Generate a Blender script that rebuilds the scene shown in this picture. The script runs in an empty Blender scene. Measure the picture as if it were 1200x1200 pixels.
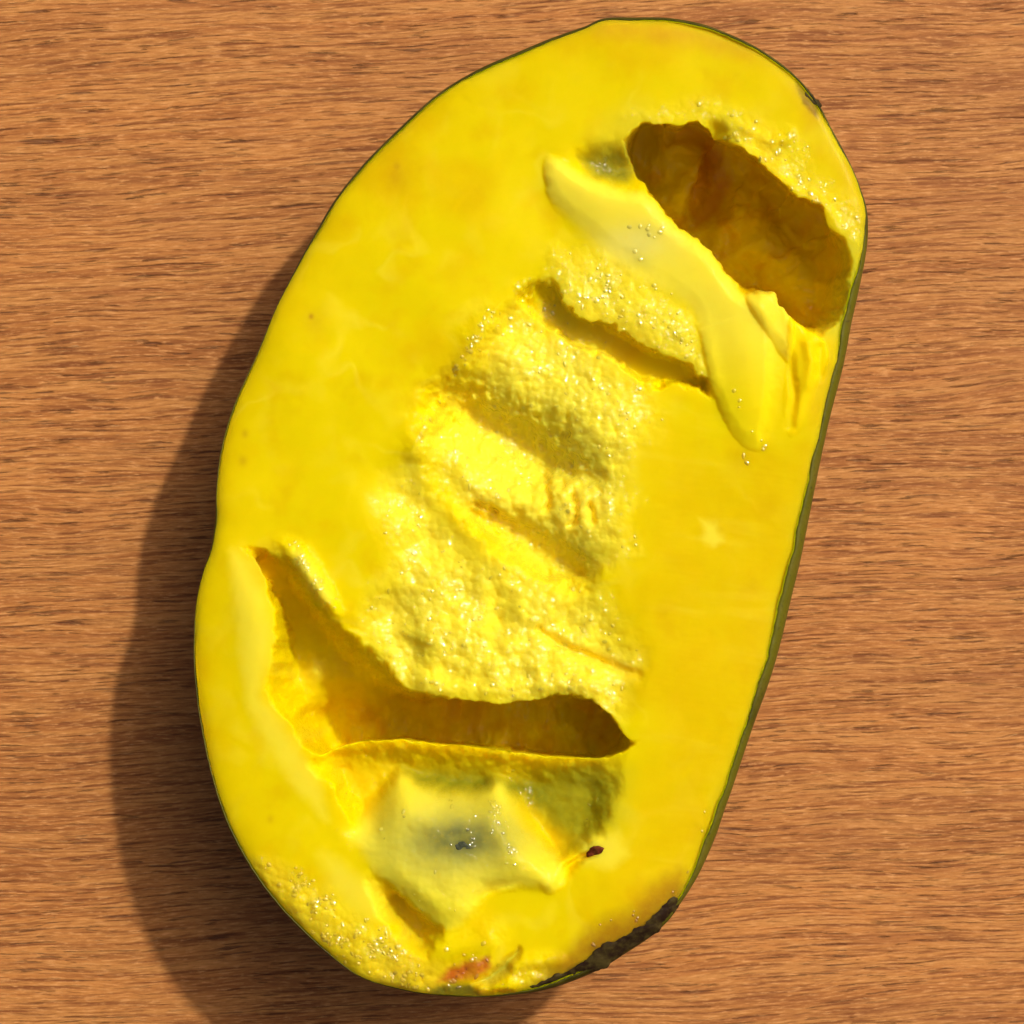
import bpy, math, random
import numpy as np
from mathutils import Vector

# ------------------------------------------------------------------ camera, light, exposure
U = 1e-4                      # one sculpting unit = 0.1 mm
RIM = 0.0203                  # mean height of the cut face above the table
DIST = 0.34                   # lens to cut face
scene = bpy.context.scene
cam_d = bpy.data.cameras.new("camera"); cam = bpy.data.objects.new("camera", cam_d)
scene.collection.objects.link(cam)
cam.location = (0, 0, RIM + DIST)
cam.rotation_euler = (0, 0, 0)
cam_d.sensor_width = 36.0
cam_d.lens = 36.0 * DIST / 0.12
cam_d.clip_start = 0.01; cam_d.clip_end = 50
cam_d.dof.use_dof = True
cam_d.dof.focus_distance = DIST - 0.001
cam_d.dof.aperture_fstop = 45
scene.camera = cam

SUN_AZ = math.radians(46)     # clockwise from +Y
SUN_EL = math.radians(48)
world = bpy.data.worlds.new("World"); scene.world = world
world.use_nodes = True
wn = world.node_tree.nodes; wl = world.node_tree.links
bg = wn["Background"]; sky = wn.new("ShaderNodeTexSky")
sky.sky_type = 'NISHITA'; sky.sun_disc = False
sky.sun_elevation = SUN_EL; sky.sun_rotation = SUN_AZ
wl.new(sky.outputs[0], bg.inputs[0]); bg.inputs[1].default_value = 0.083
sky.air_density = 0.4; sky.dust_density = 8.0; sky.ozone_density = 0.0
sun_d = bpy.data.lights.new("sun", 'SUN'); sun = bpy.data.objects.new("sun", sun_d)
scene.collection.objects.link(sun)
sun_d.energy = 2.6; sun_d.angle = math.radians(2.4); sun_d.color = (1.0, 0.95, 0.87)
sdir = Vector((math.sin(SUN_AZ) * math.cos(SUN_EL), math.cos(SUN_AZ) * math.cos(SUN_EL), math.sin(SUN_EL)))
sun.rotation_euler = (-sdir).to_track_quat('-Z', 'Y').to_euler()
sun.location = sdir * 2
scene.view_settings.view_transform = 'Standard'
scene.view_settings.look = 'None'
scene.view_settings.exposure = 0.0
scene.view_settings.gamma = 1.0
scene.render.engine = 'CYCLES'
scene.cycles.use_denoising = True
scene.cycles.max_bounces = 8; scene.cycles.diffuse_bounces = 4; scene.cycles.glossy_bounces = 3
scene.cycles.sample_clamp_indirect = 6

# ------------------------------------------------------------------ numpy helpers
def _hash(ix, iy, seed):
    h = (ix.astype(np.int64) * 374761393 + iy.astype(np.int64) * 668265263 + seed * 1442695041) & 0xffffffff
    h = ((h ^ (h >> 13)) * 1274126177) & 0xffffffff
    h = ((h ^ (h >> 16)) * 2246822519) & 0xffffffff
    return ((h ^ (h >> 15)) & 0xffffff).astype(np.float32) / np.float32(0xffffff)
def noise(x, y, s, seed=0):
    """gradient noise in -1..1, feature size s"""
    x = x / s; y = y / s
    x0 = np.floor(x); y0 = np.floor(y)
    fx = (x - x0).astype(np.float32); fy = (y - y0).astype(np.float32)
    u = fx * fx * fx * (fx * (fx * 6 - 15) + 10); v = fy * fy * fy * (fy * (fy * 6 - 15) + 10)
    def g(dx, dy):
        a = _hash(x0 + dx, y0 + dy, seed) * (2 * math.pi)
        return np.cos(a) * (fx - dx) + np.sin(a) * (fy - dy)
    a = g(0, 0); b = g(1, 0); c = g(0, 1); d = g(1, 1)
    return ((a + (b - a) * u) * (1 - v) + (c + (d - c) * u) * v) * 1.5
def fbm(x, y, s, seed=0, n=4, gain=0.5):
    t = 0; amp = 1; tot = 0
    for i in range(n):
        t = t + amp * noise(x, y, s, seed + i * 17); tot += amp; amp *= gain; s /= 2.03
    return t / tot
def cells(x, y, s, seed=0):
    """rounded blobs: 1 at a cell's middle, 0 in the joints"""
    x = x / s; y = y / s
    x0 = np.floor(x); y0 = np.floor(y)
    best = np.full(x.shape, 9.0, np.float32)
    for dx in (-1, 0, 1):
        for dy in (-1, 0, 1):
            cx = x0 + dx; cy = y0 + dy
            px = cx + _hash(cx, cy, seed); py = cy + _hash(cx, cy, seed + 91)
            best = np.minimum(best, (px - x) ** 2 + (py - y) ** 2)
    return np.sqrt(np.clip(1 - best * 1.15, 0, 1))
def ss(a, b, x):
    t = np.clip((x - a) / (b - a), 0, 1); return t * t * (3 - 2 * t)
def smooth_poly(pts, n=6):
    """closed Catmull-Rom through pts (any number of columns)"""
    p = np.array(pts, np.float64); m = len(p); out = []
    for i in range(m):
        a, b, c, d = p[i - 1], p[i], p[(i + 1) % m], p[(i + 2) % m]
        for k in range(n):
            t = k / n
            out.append(0.5 * (2 * b + (c - a) * t + (2 * a - 5 * b + 4 * c - d) * t * t + (3 * b - a - 3 * c + d) * t ** 3))
    return np.array(out)
def sdf(poly, x, y):
    d = np.full(x.shape, 1e12, np.float32); ins = np.zeros(x.shape, bool)
    n = len(poly)
    for i in range(n):
        ax, ay = poly[i][:2]; bx, by = poly[(i + 1) % n][:2]
        ex, ey = bx - ax, by - ay
        wx = x - ax; wy = y - ay
        t = np.clip((wx * ex + wy * ey) / (ex * ex + ey * ey + 1e-9), 0, 1)
        d = np.minimum(d, (wx - ex * t) ** 2 + (wy - ey * t) ** 2)
        if ay != by:
            ins ^= ((y < max(ay, by)) & (y >= min(ay, by)) & (x < ax + (y - ay) * ex / ey))
    d = np.sqrt(d)
    return np.where(ins, -d, d)
def linedist(line, x, y):
    """distance to an open polyline and the arc parameter 0..1 of the nearest point"""
    d = np.full(x.shape, 1e12, np.float32); tt = np.zeros(x.shape, np.float32)
    L = [math.dist(line[i][:2], line[i + 1][:2]) for i in range(len(line) - 1)]; tot = sum(L); acc = 0
    for i in range(len(line) - 1):
        ax, ay = line[i][:2]; bx, by = line[i + 1][:2]; ex, ey = bx - ax, by - ay
        wx = x - ax; wy = y - ay
        t = np.clip((wx * ex + wy * ey) / (ex * ex + ey * ey + 1e-9), 0, 1)
        q = (wx - ex * t) ** 2 + (wy - ey * t) ** 2
        m = q < d
        d = np.where(m, q, d); tt = np.where(m, (acc + t * L[i]) / tot, tt); acc += L[i]
    return np.sqrt(d), tt
def blur(a, sig):
    r = int(sig * 3) + 1; k = np.exp(-0.5 * (np.arange(-r, r + 1) / sig) ** 2); k /= k.sum()
    p = np.pad(a, ((r, r), (0, 0)), 'edge'); o = sum(k[i] * p[i:i + a.shape[0]] for i in range(2 * r + 1))
    p = np.pad(o, ((0, 0), (r, r)), 'edge'); return sum(k[i] * p[:, i:i + a.shape[1]] for i in range(2 * r + 1))

# ------------------------------------------------------------------ materials
def new_mat(name):
    m = bpy.data.materials.new(name); m.use_nodes = True
    nt = m.node_tree
    return m, nt, nt.nodes["Principled BSDF"]
class NT:
    def __init__(s, nt): s.nt = nt
    def n(s, t, **k):
        o = s.nt.nodes.new(t)
        for a, v in k.items(): setattr(o, a, v)
        return o
    def link(s, a, b): s.nt.links.new(a, b)
    def math(s, op, a, b=None, c=None, clamp=False):
        o = s.n("ShaderNodeMath", operation=op, use_clamp=clamp)
        for i, v in enumerate((a, b, c)):
            if v is None: continue
            if isinstance(v, (int, float)): o.inputs[i].default_value = v
            else: s.link(v, o.inputs[i])
        return o.outputs[0]
    def ramp(s, v, a, b, lo=0.0, hi=1.0):
        o = s.n("ShaderNodeMapRange", interpolation_type='SMOOTHSTEP')
        s.link(v, o.inputs[0])
        for i, q in zip((1, 2, 3, 4), (a, b, lo, hi)): o.inputs[i].default_value = q
        return o.outputs[0]
    def mix(s, f, a, b, mode='MIX'):
        o = s.n("ShaderNodeMix", data_type='RGBA', blend_type=mode)
        for sock, v in ((o.inputs[0], f), (o.inputs[6], a), (o.inputs[7], b)):
            if isinstance(v, (int, float)): sock.default_value = v
            elif isinstance(v, tuple): sock.default_value = (*v, 1)
            else: s.link(v, sock)
        return o.outputs[2]
    def noise(s, vec, scale, detail=3, rough=0.55, loc=None):
        """scale is a 3-tuple of frequencies per metre"""
        mp = s.n("ShaderNodeMapping"); mp.inputs['Scale'].default_value = scale
        if loc: mp.inputs['Location'].default_value = loc
        s.link(vec, mp.inputs[0])
        o = s.n("ShaderNodeTexNoise"); o.inputs['Scale'].default_value = 1
        o.inputs['Detail'].default_value = detail; o.inputs['Roughness'].default_value = rough
        s.link(mp.outputs[0], o.inputs[0])
        return o.outputs[0]

def wood_material():
    m, nt, bs = new_mat("oiled_wood"); T = NT(nt)
    tc = T.n("ShaderNodeTexCoord")
    rot = T.n("ShaderNodeMapping"); rot.inputs['Rotation'].default_value = (0, 0, math.radians(-2.6))
    T.link(tc.outputs['Object'], rot.inputs[0])
    # gentle wander of the grain
    wv = T.noise(rot.outputs[0], (22, 60, 1), 2, 0.4)
    wv2 = T.noise(rot.outputs[0], (90, 300, 1), 2, 0.4, loc=(3, 7, 0))
    sep = T.n("ShaderNodeSeparateXYZ"); T.link(rot.outputs[0], sep.inputs[0])
    dy = T.math('ADD', T.math('MULTIPLY', T.math('SUBTRACT', wv, 0.5), 0.0042), T.math('MULTIPLY', T.math('SUBTRACT', wv2, 0.5), 0.0005))
    y2 = T.math('ADD', sep.outputs[1], dy)
    cmb = T.n("ShaderNodeCombineXYZ"); T.link(sep.outputs[0], cmb.inputs[0]); T.link(y2, cmb.inputs[1])
    P = cmb.outputs[0]
    broad = T.noise(P, (12, 75, 1), 3)
    mid = T.noise(P, (40, 640, 1), 4, 0.6, (5, 1, 0))
    fine = T.noise(P, (85, 2300, 1), 4, 0.62, (1, 9, 0))
    vfine = T.noise(P, (480, 4300, 1), 4, 0.7, (2, 4, 0))
    blot = T.noise(P, (60, 160, 1), 3, 0.55, (8, 8, 0))
    col = T.mix(T.ramp(broad, 0.3, 0.7), (0.375, 0.130, 0.029), (0.59, 0.222, 0.050))
    col = T.mix(T.ramp(mid, 0.33, 0.67), col, (0.55, 0.232, 0.058))
    dk = T.mix(T.ramp(fine, 0.36, 0.54, 1.0, 0.0), col, (0.235, 0.073, 0.017))
    dk = T.mix(T.ramp(mid, 0.36, 0.48, 0.45, 0.0), dk, (0.30, 0.100, 0.024))
    lt = T.mix(T.ramp(vfine, 0.50, 0.68, 0.0, 0.80), dk, (0.74, 0.35, 0.115))
    lt = T.mix(T.ramp(vfine, 0.34, 0.47, 0.60, 0.0), lt, (0.25, 0.083, 0.022))
    lt = T.mix(T.ramp(blot, 0.52, 0.75, 0.0, 0.35), lt, (0.40, 0.150, 0.042))
    # dark open pores: short dashes along the grain, in drifts
    pore = T.noise(P, (170, 2900, 1), 3, 0.55, (4, 2, 0))
    pore2 = T.noise(P, (95, 1500, 1), 3, 0.55, (14, 12, 0))
    drift = T.noise(P, (55, 200, 1), 3, 0.6, (21, 3, 0))
    pm = T.math('MULTIPLY', T.ramp(pore, 0.59, 0.65), T.ramp(drift, 0.38, 0.58, 0.30, 1.0))
    pm2 = T.math('MULTIPLY', T.ramp(pore2, 0.625, 0.72), T.ramp(drift, 0.46, 0.58))
    pm = T.math('MAXIMUM', pm, pm2)
    fin = T.mix(T.math('MULTIPLY', pm, 0.58), lt, (0.070, 0.027, 0.016))
    # pale raised fibres
    fib = T.ramp(T.noise(P, (420, 3600, 1), 2, 0.5, (31, 5, 0)), 0.70, 0.78)
    fin = T.mix(T.math('MULTIPLY', fib, 0.4), fin, (0.80, 0.47, 0.20))
    T.link(fin, bs.inputs['Base Color'])
    rg = T.ramp(fine, 0.3, 0.7, 0.62, 0.46)
    T.link(rg, bs.inputs['Roughness'])
    bs.inputs['Specular IOR Level'].default_value = 0.2
    h = T.math('ADD', T.math('MULTIPLY', fine, 0.6), T.math('MULTIPLY', vfine, 0.35))
    h = T.math('ADD', h, T.math('MULTIPLY', pm, -0.9)); h = T.math('ADD', h, T.math('MULTIPLY', fib, 0.35))
    bp = T.n("ShaderNodeBump"); bp.inputs['Strength'].default_value = 0.8; bp.inputs['Distance'].default_value = 0.00022
    T.link(h, bp.inputs['Height']); T.link(bp.outputs[0], bs.inputs['Normal'])
    return m

def flesh_material(name, sss=0.0022, rough=0.30):
    m, nt, bs = new_mat(name); T = NT(nt)
    at = T.n("ShaderNodeAttribute", attribute_name="pigment")
    gr = T.n("ShaderNodeAttribute", attribute_name="grain")
    tc = T.n("ShaderNodeTexCoord"); P = tc.outputs['Object']
    n1 = T.noise(P, (420, 420, 420), 4, 0.6)
    n2 = T.noise(P, (1500, 1500, 1500), 3, 0.6)
    n3 = T.noise(P, (4200, 4200, 4200), 2, 0.6)
    c = T.mix(T.ramp(n1, 0.35, 0.7, 0.0, 0.15), at.outputs[0], (0.80, 0.64, 0.004))
    c = T.mix(T.ramp(n2, 0.30, 0.45, 0.08, 0.0), c, (0.80, 0.52, 0.001))
    T.link(c, bs.inputs['Base Color'])
    bs.subsurface_method = 'BURLEY'
    bs.inputs['Subsurface Weight'].default_value = 1.0
    bs.inputs['Subsurface Radius'].default_value = (1.0, 0.62, 0.10)
    bs.inputs['Subsurface Scale'].default_value = sss
    T.link(T.ramp(n3, 0.3, 0.7, rough - 0.08, rough + 0.14), bs.inputs['Roughness'])
    bs.inputs['IOR'].default_value = 1.38
    bs.inputs['Specular IOR Level'].default_value = 0.05
    h = T.math('ADD', T.math('MULTIPLY', n2, 0.5), T.math('MULTIPLY', n3, 0.45))
    bp = T.n("ShaderNodeBump"); bp.inputs['Distance'].default_value = 0.00018
    st = T.math('ADD', T.math('MULTIPLY', gr.outputs['Fac'], 0.40), 0.02)
    T.link(st, bp.inputs['Strength'])
    T.link(h, bp.inputs['Height']); T.link(bp.outputs[0], bs.inputs['Normal'])
    # a film of juice that glints where the surface is torn
    w1 = T.noise(P, (900, 900, 900), 2, 0.5, (3, 1, 4)); w2 = T.noise(P, (240, 240, 240), 3, 0.6, (7, 2, 1))
    wet = T.math('MULTIPLY', T.ramp(w2, 0.42, 0.60), T.math('MULTIPLY', gr.outputs['Fac'], 1.3, clamp=True), clamp=True)
    wet = T.math('MULTIPLY', wet, 1.0)
    T.link(wet, bs.inputs['Coat Weight']); bs.inputs['Coat Roughness'].default_value = 0.08; bs.inputs['Coat IOR'].default_value = 1.5
    bc = T.n("ShaderNodeBump"); bc.inputs['Strength'].default_value = 1.0; bc.inputs['Distance'].default_value = 0.0007
    T.link(w1, bc.inputs['Height']); T.link(bc.outputs[0], bs.inputs['Coat Normal'])
    return m

def rind_material():
    m, nt, bs = new_mat("green_rind"); T = NT(nt)
    at = T.n("ShaderNodeAttribute", attribute_name="pigment")
    tc = T.n("ShaderNodeTexCoord"); P = tc.outputs['Object']
    n1 = T.noise(P, (260, 260, 260), 4, 0.6); n2 = T.noise(P, (2200, 2200, 2200), 3, 0.6)
    c = T.mix(T.ramp(n1, 0.48, 0.70, 0.0, 0.6), at.outputs[0], (0.14, 0.105, 0.012))
    c = T.mix(T.ramp(n2, 0.55, 0.72, 0.0, 0.6), c, (0.045, 0.035, 0.010))
    T.link(c, bs.inputs['Base Color'])
    bs.inputs['Roughness'].default_value = 0.48; bs.inputs['Specular IOR Level'].default_value = 0.16
    bp = T.n("ShaderNodeBump"); bp.inputs['Strength'].default_value = 0.4; bp.inputs['Distance'].default_value = 0.0002
    T.link(n2, bp.inputs['Height']); T.link(bp.outputs[0], bs.inputs['Normal'])
    return m

def dry_material(name, c0, c1, rough, bump):
    m, nt, bs = new_mat(name); T = NT(nt)
    tc = T.n("ShaderNodeTexCoord"); P = tc.outputs['Object']
    n1 = T.noise(P, (600, 600, 600), 4, 0.65); n2 = T.noise(P, (2600, 2600, 2600), 3, 0.6)
    c = T.mix(T.ramp(n1, 0.35, 0.65), c0, c1)
    T.link(c, bs.inputs['Base Color']); bs.inputs['Roughness'].default_value = rough; bs.inputs['Specular IOR Level'].default_value = 0.07
    bp = T.n("ShaderNodeBump"); bp.inputs['Strength'].default_value = bump; bp.inputs['Distance'].default_value = 0.0004
    T.link(n2, bp.inputs['Height']); T.link(bp.outputs[0], bs.inputs['Normal'])
    return m

MAT_WOOD = wood_material()
MAT_FLESH = flesh_material("yellow_flesh")
MAT_FLAP = flesh_material("torn_flesh", 0.0022, 0.27)
MAT_SAC = flesh_material("seed_pulp", 0.0026, 0.27)
MAT_RIND = rind_material()
MAT_SCAR = dry_material("dried_stalk_end", (0.020, 0.009, 0.004), (0.060, 0.042, 0.010), 0.62, 0.10)
MAT_BROWN = dry_material("brown_fibre", (0.10, 0.015, 0.006), (0.22, 0.06, 0.02), 0.4, 0.6)
MAT_SEED = dry_material("seed_coat", (0.030, 0.035, 0.020), (0.10, 0.11, 0.06), 0.25, 0.3)

# ------------------------------------------------------------------ mesh output
def make_mesh(name, verts, faces, mat, parent=None, pigment=None, grain=None, smooth=True):
    me = bpy.data.meshes.new(name)
    verts = np.ascontiguousarray(verts, np.float32)
    faces = np.ascontiguousarray(faces, np.int32)
    k = faces.shape[1]
    me.vertices.add(len(verts)); me.vertices.foreach_set("co", verts.ravel())
    me.loops.add(faces.size); me.loops.foreach_set("vertex_index", faces.ravel())
    me.polygons.add(len(faces))
    me.polygons.foreach_set("loop_start", np.arange(0, faces.size, k, dtype=np.int32))
    me.update(calc_edges=True)
    me.polygons.foreach_set("use_smooth", np.full(len(faces), smooth, bool))
    if pigment is not None:
        a = me.attributes.new("pigment", 'FLOAT_COLOR', 'POINT')
        a.data.foreach_set("color", np.concatenate([pigment, np.ones((len(pigment), 1))], 1).astype(np.float32).ravel())
    if grain is not None:
        a = me.attributes.new("grain", 'FLOAT', 'POINT'); a.data.foreach_set("value", grain.astype(np.float32))
    me.materials.append(mat); me.validate(); me.update()
    o = bpy.data.objects.new(name, me); scene.collection.objects.link(o)
    if parent: o.parent = parent
    return o
def world_xyz(px, py, h):
    """sculpt units (x right, y down as on the drawing, h above the cut plane) to metres"""
    return np.stack([(px - 600) * U, plan_y(py) * U, plane(px, py) + h * U], -1)
def plan_y(py):
    return (600 - py) * (1 + 0.000014 * (600 - py))
def plane(px, py):
    # the half lies a little skew: its right edge and its stalk end stand slightly higher
    return RIM + ((px - 600) * 0.030 + (py - 600) * 0.068) * U

# ------------------------------------------------------------------ table
def tabletop():
    x, y, t = 0.30, 0.30, 0.022
    v = [(-x, -y, 0), (x, -y, 0), (x, y, 0), (-x, y, 0), (-x, -y, -t), (x, -y, -t), (x, y, -t), (-x, y, -t)]
    f = [(0, 1, 2, 3), (7, 6, 5, 4), (0, 4, 5, 1), (1, 5, 6, 2), (2, 6, 7, 3), (3, 7, 4, 0)]
    o = make_mesh("tabletop", np.array(v), np.array(f), MAT_WOOD, smooth=False)
    o["kind"] = "structure"; o["label"] = "reddish brown wooden tabletop with fine dark grain"; o["category"] = "tabletop"
    return o
tabletop()

# ------------------------------------------------------------------ fruit outline: x, y, width of rind seen outside the cut face
SIL = [(710,17,5),(750,16,5),(787,17,5),(825,24,5),(855,35,5),(885,49,5),(912,66,5),(935,85,4),(955,107,4),(966,124,3),(976,144,3),(988,166,4),
 (1001,192,3),(1011,217,3),(1019,242,4),(1021,270,6),(1018,300,8),(1010,340,11),(1001,380,12),(991,430,13),(975,490,13),(961,553,13),(949,612,14),
 (939,660,15),(929,700,15),(915,757,14),(901,803,14),(885,846,13),(867,898,11),(858,925,12),(849,950,12),(839,980,13),(827,1008,12),(813,1035,9),(795,1062,6),
 (782,1080,6),(760,1100,7),(732,1119,9),(700,1139,11),(652,1158,8),(612,1166,5),(560,1170,4),(500,1167,4),(460,1159,3),(425,1148,3),(397,1130,3),
 (362,1100,3),(325,1062,4),(295,1022,4),(272,982,4),(257,945,3),(244,898,2),(235,857,2),(228,812,2),(225,760,2),(227,710,2),(235,672,2),(245,640,3),
 (249,607,4),(250,580,2),(254,535,2),(266,487,2),(282,447,2),(300,408,2),(317,365,2),(332,334,2),(350,299,3),(367,269,3),(390,230,4),(423,189,4),
 (463,149,4),(510,107,4),(557,78,5),(603,58,5),(647,40,5),(685,27,5)]
sil = smooth_poly(SIL, 8)
NS = 900
seg = np.linalg.norm(np.roll(sil[:, :2], -1, 0) - sil[:, :2], axis=1); arc = np.concatenate([[0], np.cumsum(seg)])
ring_t = np.linspace(0, arc[-1], NS, endpoint=False)
silc = np.concatenate([sil, sil[:1]])
S = np.stack([np.interp(ring_t, arc, silc[:, k]) for k in range(3)], 1)
tan = np.roll(S[:, :2], -1, 0) - np.roll(S[:, :2], 1, 0); tan /= np.linalg.norm(tan, axis=1)[:, None]
nor = np.stack([tan[:, 1], -tan[:, 0]], 1)         # outward for this winding (y down)
if np.mean(np.sum(nor * (S[:, :2] - S[:, :2].mean(0)), 1)) < 0: nor = -nor
jit = fbm(ring_t, ring_t * 0, 9, 5, 3)
FACE = S[:, :2] - nor * (S[:, 2:3] * (0.9 + 0.35 * fbm(ring_t, ring_t * 0 + 7, 60, 6, 3)[:, None]) + 0.7 * jit[:, None])

# ------------------------------------------------------------------ cut face: height map
X0, Y0, X1, Y1 = 214, 4, 1034, 1184
xs = np.arange(X0, X1, 1.0); ys = np.arange(Y0, Y1, 1.0)
X, Y = np.meshgrid(xs, ys); X = X.astype(np.float32); Y = Y.astype(np.float32)
DF = sdf(FACE[::3], X, Y)
H = np.zeros_like(X); G = np.zeros_like(X)
YEL = np.array((0.725, 0.572, 0.0001), np.float32); PALE = np.array((0.82, 0.695, 0.040), np.float32)
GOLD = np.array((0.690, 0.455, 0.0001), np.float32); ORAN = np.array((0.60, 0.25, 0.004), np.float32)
COL = np.empty(X.shape + (3,), np.float32); COL[:] = YEL
W1 = fbm(X, Y, 60, 1, 3); W2 = fbm(X, Y, 60, 2, 3); W3 = fbm(X, Y, 14, 3, 3); W4 = fbm(X, Y, 14, 4, 3)

def crop(pts, pad):
    p = np.array(pts)[:, :2]
    a = int(max(0, p[:, 0].min() - pad - X0)); b = int(min(X.shape[1], p[:, 0].max() + pad - X0))
    c = int(max(0, p[:, 1].min() - pad - Y0)); d = int(min(X.shape[0], p[:, 1].max() + pad - Y0))
    return slice(c, d), slice(a, b)
def mask(poly, soft, rag=0.0, fine=0.0, pad=60, grow=0.0):
    s = crop(poly, pad); x = X[s] + rag * W1[s] + fine * W3[s]; y = Y[s] + rag * W2[s] + fine * W4[s]
    d = sdf(poly, x, y) - grow
    return s, ss(soft * 0.5, -soft * 0.5, d), d
def level(outer, inner, target, rag=0.0, fine=0.0, curve=1.0, add=None):
    """bring the surface to `target` inside `inner`, leaving it as it is outside `outer`"""
    s = crop(outer, 40); x = X[s] + rag * W1[s] + fine * W3[s]; y = Y[s] + rag * W2[s] + fine * W4[s]
    do = np.maximum(-sdf(outer, x, y), 0); di = np.maximum(sdf(inner, x, y), 0)
    t = do / (do + di + 1e-4); t = t * t * (3 - 2 * t)
    if curve != 1: t = t ** curve
    tg = target(X[s], Y[s]) if callable(target) else target
    H[s] = H[s] * (1 - t) + tg * t
    return s, t
DX = np.zeros_like(X); DY = np.zeros_like(X)
def undercut(outer, inner, amount, reach, rag, fine, toward, where=None):
    """hollow the wall back under the lip on the side that faces `toward`"""
    s = crop(outer, 40); x = X[s] + rag * W1[s] + fine * W3[s]; y = Y[s] + rag * W2[s] + fine * W4[s]
    so = sdf(outer, x, y); do = np.maximum(-so, 0); di = np.maximum(sdf(inner, x, y), 0)
    t = do / (do + di + 1e-4); t = t * t * (3 - 2 * t)
    gy, gx = np.gradient(blur(so, 4)); g = np.sqrt(gx * gx + gy * gy) + 1e-5; gx /= g; gy /= g
    w = np.clip((gx * toward[0] + gy * toward[1]) * 1.3, 0, 1) * t * np.exp(-do / reach) * amount
    if where is not None: w = w * where(X[s], Y[s])
    DX[s] += gx * w; DY[s] += gy * w
def raise_line(line, width, height, rag=0.0, fine=0.0):
    """a rounded ridge (or, with a negative height, a groove) along a line; columns 3 and 4 scale width and height"""
    s = crop(line, width * 3 + 20); x = X[s] + rag * W1[s] + fine * W3[s]; y = Y[s] + rag * W2[s] + fine * W4[s]
    d, t = linedist(line, x, y)
    k = np.linspace(0, 1, len(line))
    w = width * np.interp(t, k, [p[2] if len(p) > 2 else 1 for p in line]); hh = height * np.interp(t, k, [p[3] if len(p) > 3 else 1 for p in line])
    g = np.exp(-(d / w) ** 2)
    H[s] += hh * g
    return s, g
def tint(s, m, col, k=1.0):
    m = (m * k)[..., None]; COL[s] = COL[s] * (1 - m) + np.array(col, np.float32) * m
def tint_poly(poly, soft, col, k=1.0, rag=8, fine=3):
    s, m, _ = mask(poly, soft, rag, fine, pad=soft + 20); tint(s, m, col, k)
def grain_poly(poly, soft, k, rag=10, fine=4):
    s, m, _ = mask(poly, soft, rag, fine, pad=soft + 20); G[s] = np.maximum(G[s], m * k)

# waxy cut plane: faint knife undulation, rounded down a little towards the rind
H += 6 * fbm(X, Y, 190, 11, 2) + 0.35 * fbm(X, Y, 30, 12, 2)
H -= 4 * np.exp(np.minimum(DF, 0) / 5.0) + 5 * np.exp(np.minimum(DF, 0) / 30.0)
# knife drag on the right-hand flat
flat = ss(700, 800, X) * ss(440, 520, Y)
H += flat * 0.08 * noise(X * 0.25 + Y * 0.02, Y - X * 0.12, 5, 77)
# pale vein network and golden mottling of the cut flesh
vein = 1 - np.abs(fbm(X + 26 * W1, Y + 26 * W2, 95, 21, 2)) * 9
tint((slice(None), slice(None)), np.clip(vein, 0, 1) * ss(0.0, 0.45, fbm(X, Y, 130, 23, 2) + 0.18), PALE, 0.3)
tint((slice(None), slice(None)), ss(0.05, 0.6, fbm(X, Y, 85, 25, 4)), GOLD, 0.75)
tint((slice(None), slice(None)), ss(0.1, 0.6, fbm(X, Y, 48, 27, 3)), PALE, 0.18)
tint_poly([(770,500),(880,560),(940,560),(900,760),(850,900),(800,1030),(700,1080),(690,1030),(740,960),(760,850),(720,720),(750,620)], 80, GOLD, 0.65, 20)
streak = fbm(X * 0.15 + Y * 0.05, Y - X * 0.14, 22, 29, 3)
tint((slice(None), slice(None)), flat * ss(0.05, 0.6, streak), PALE, 0.22); tint((slice(None), slice(None)), ss(0.15, 0.6, fbm(X, Y, 150, 33, 3)), GOLD, 0.8)
AMB = np.array((0.600, 0.345, 0.0004), np.float32)
tint((slice(None), slice(None)), np.exp(np.minimum(DF, 0) / 30.0) * (0.55 + 0.45 * ss(-0.3, 0.4, fbm(X, Y, 120, 35, 3))), AMB, 0.72)
tint((slice(None), slice(None)), ss(0.12, 0.6, fbm(X + 3000, Y, 70, 37, 4)), AMB, 0.38)
# ---- torn middle
basin_o = [(606,330),(575,366),(552,408),(526,462),(492,512),(478,548),(505,600),(545,612),(565,650),(600,668),(660,690),(714,682),(733,646),(742,592),(754,540),(774,484),(778,452),(738,408),(698,388),(658,352)]
basin_i = [(612,372),(580,402),(556,440),(540,470),(520,510),(520,550),(560,600),(600,640),(655,672),(700,668),(718,640),(728,590),(738,540),(756,488),(748,458),(712,410),(672,396),(640,372)]
level(basin_o, basin_i, lambda x, y: -24 * ss(740, 620, x), 10, 6)
grain_poly(basin_i, 60, 1.0, 30, 10); tint_poly(basin_i, 70, PALE, 0.95, 30, 10)
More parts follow.
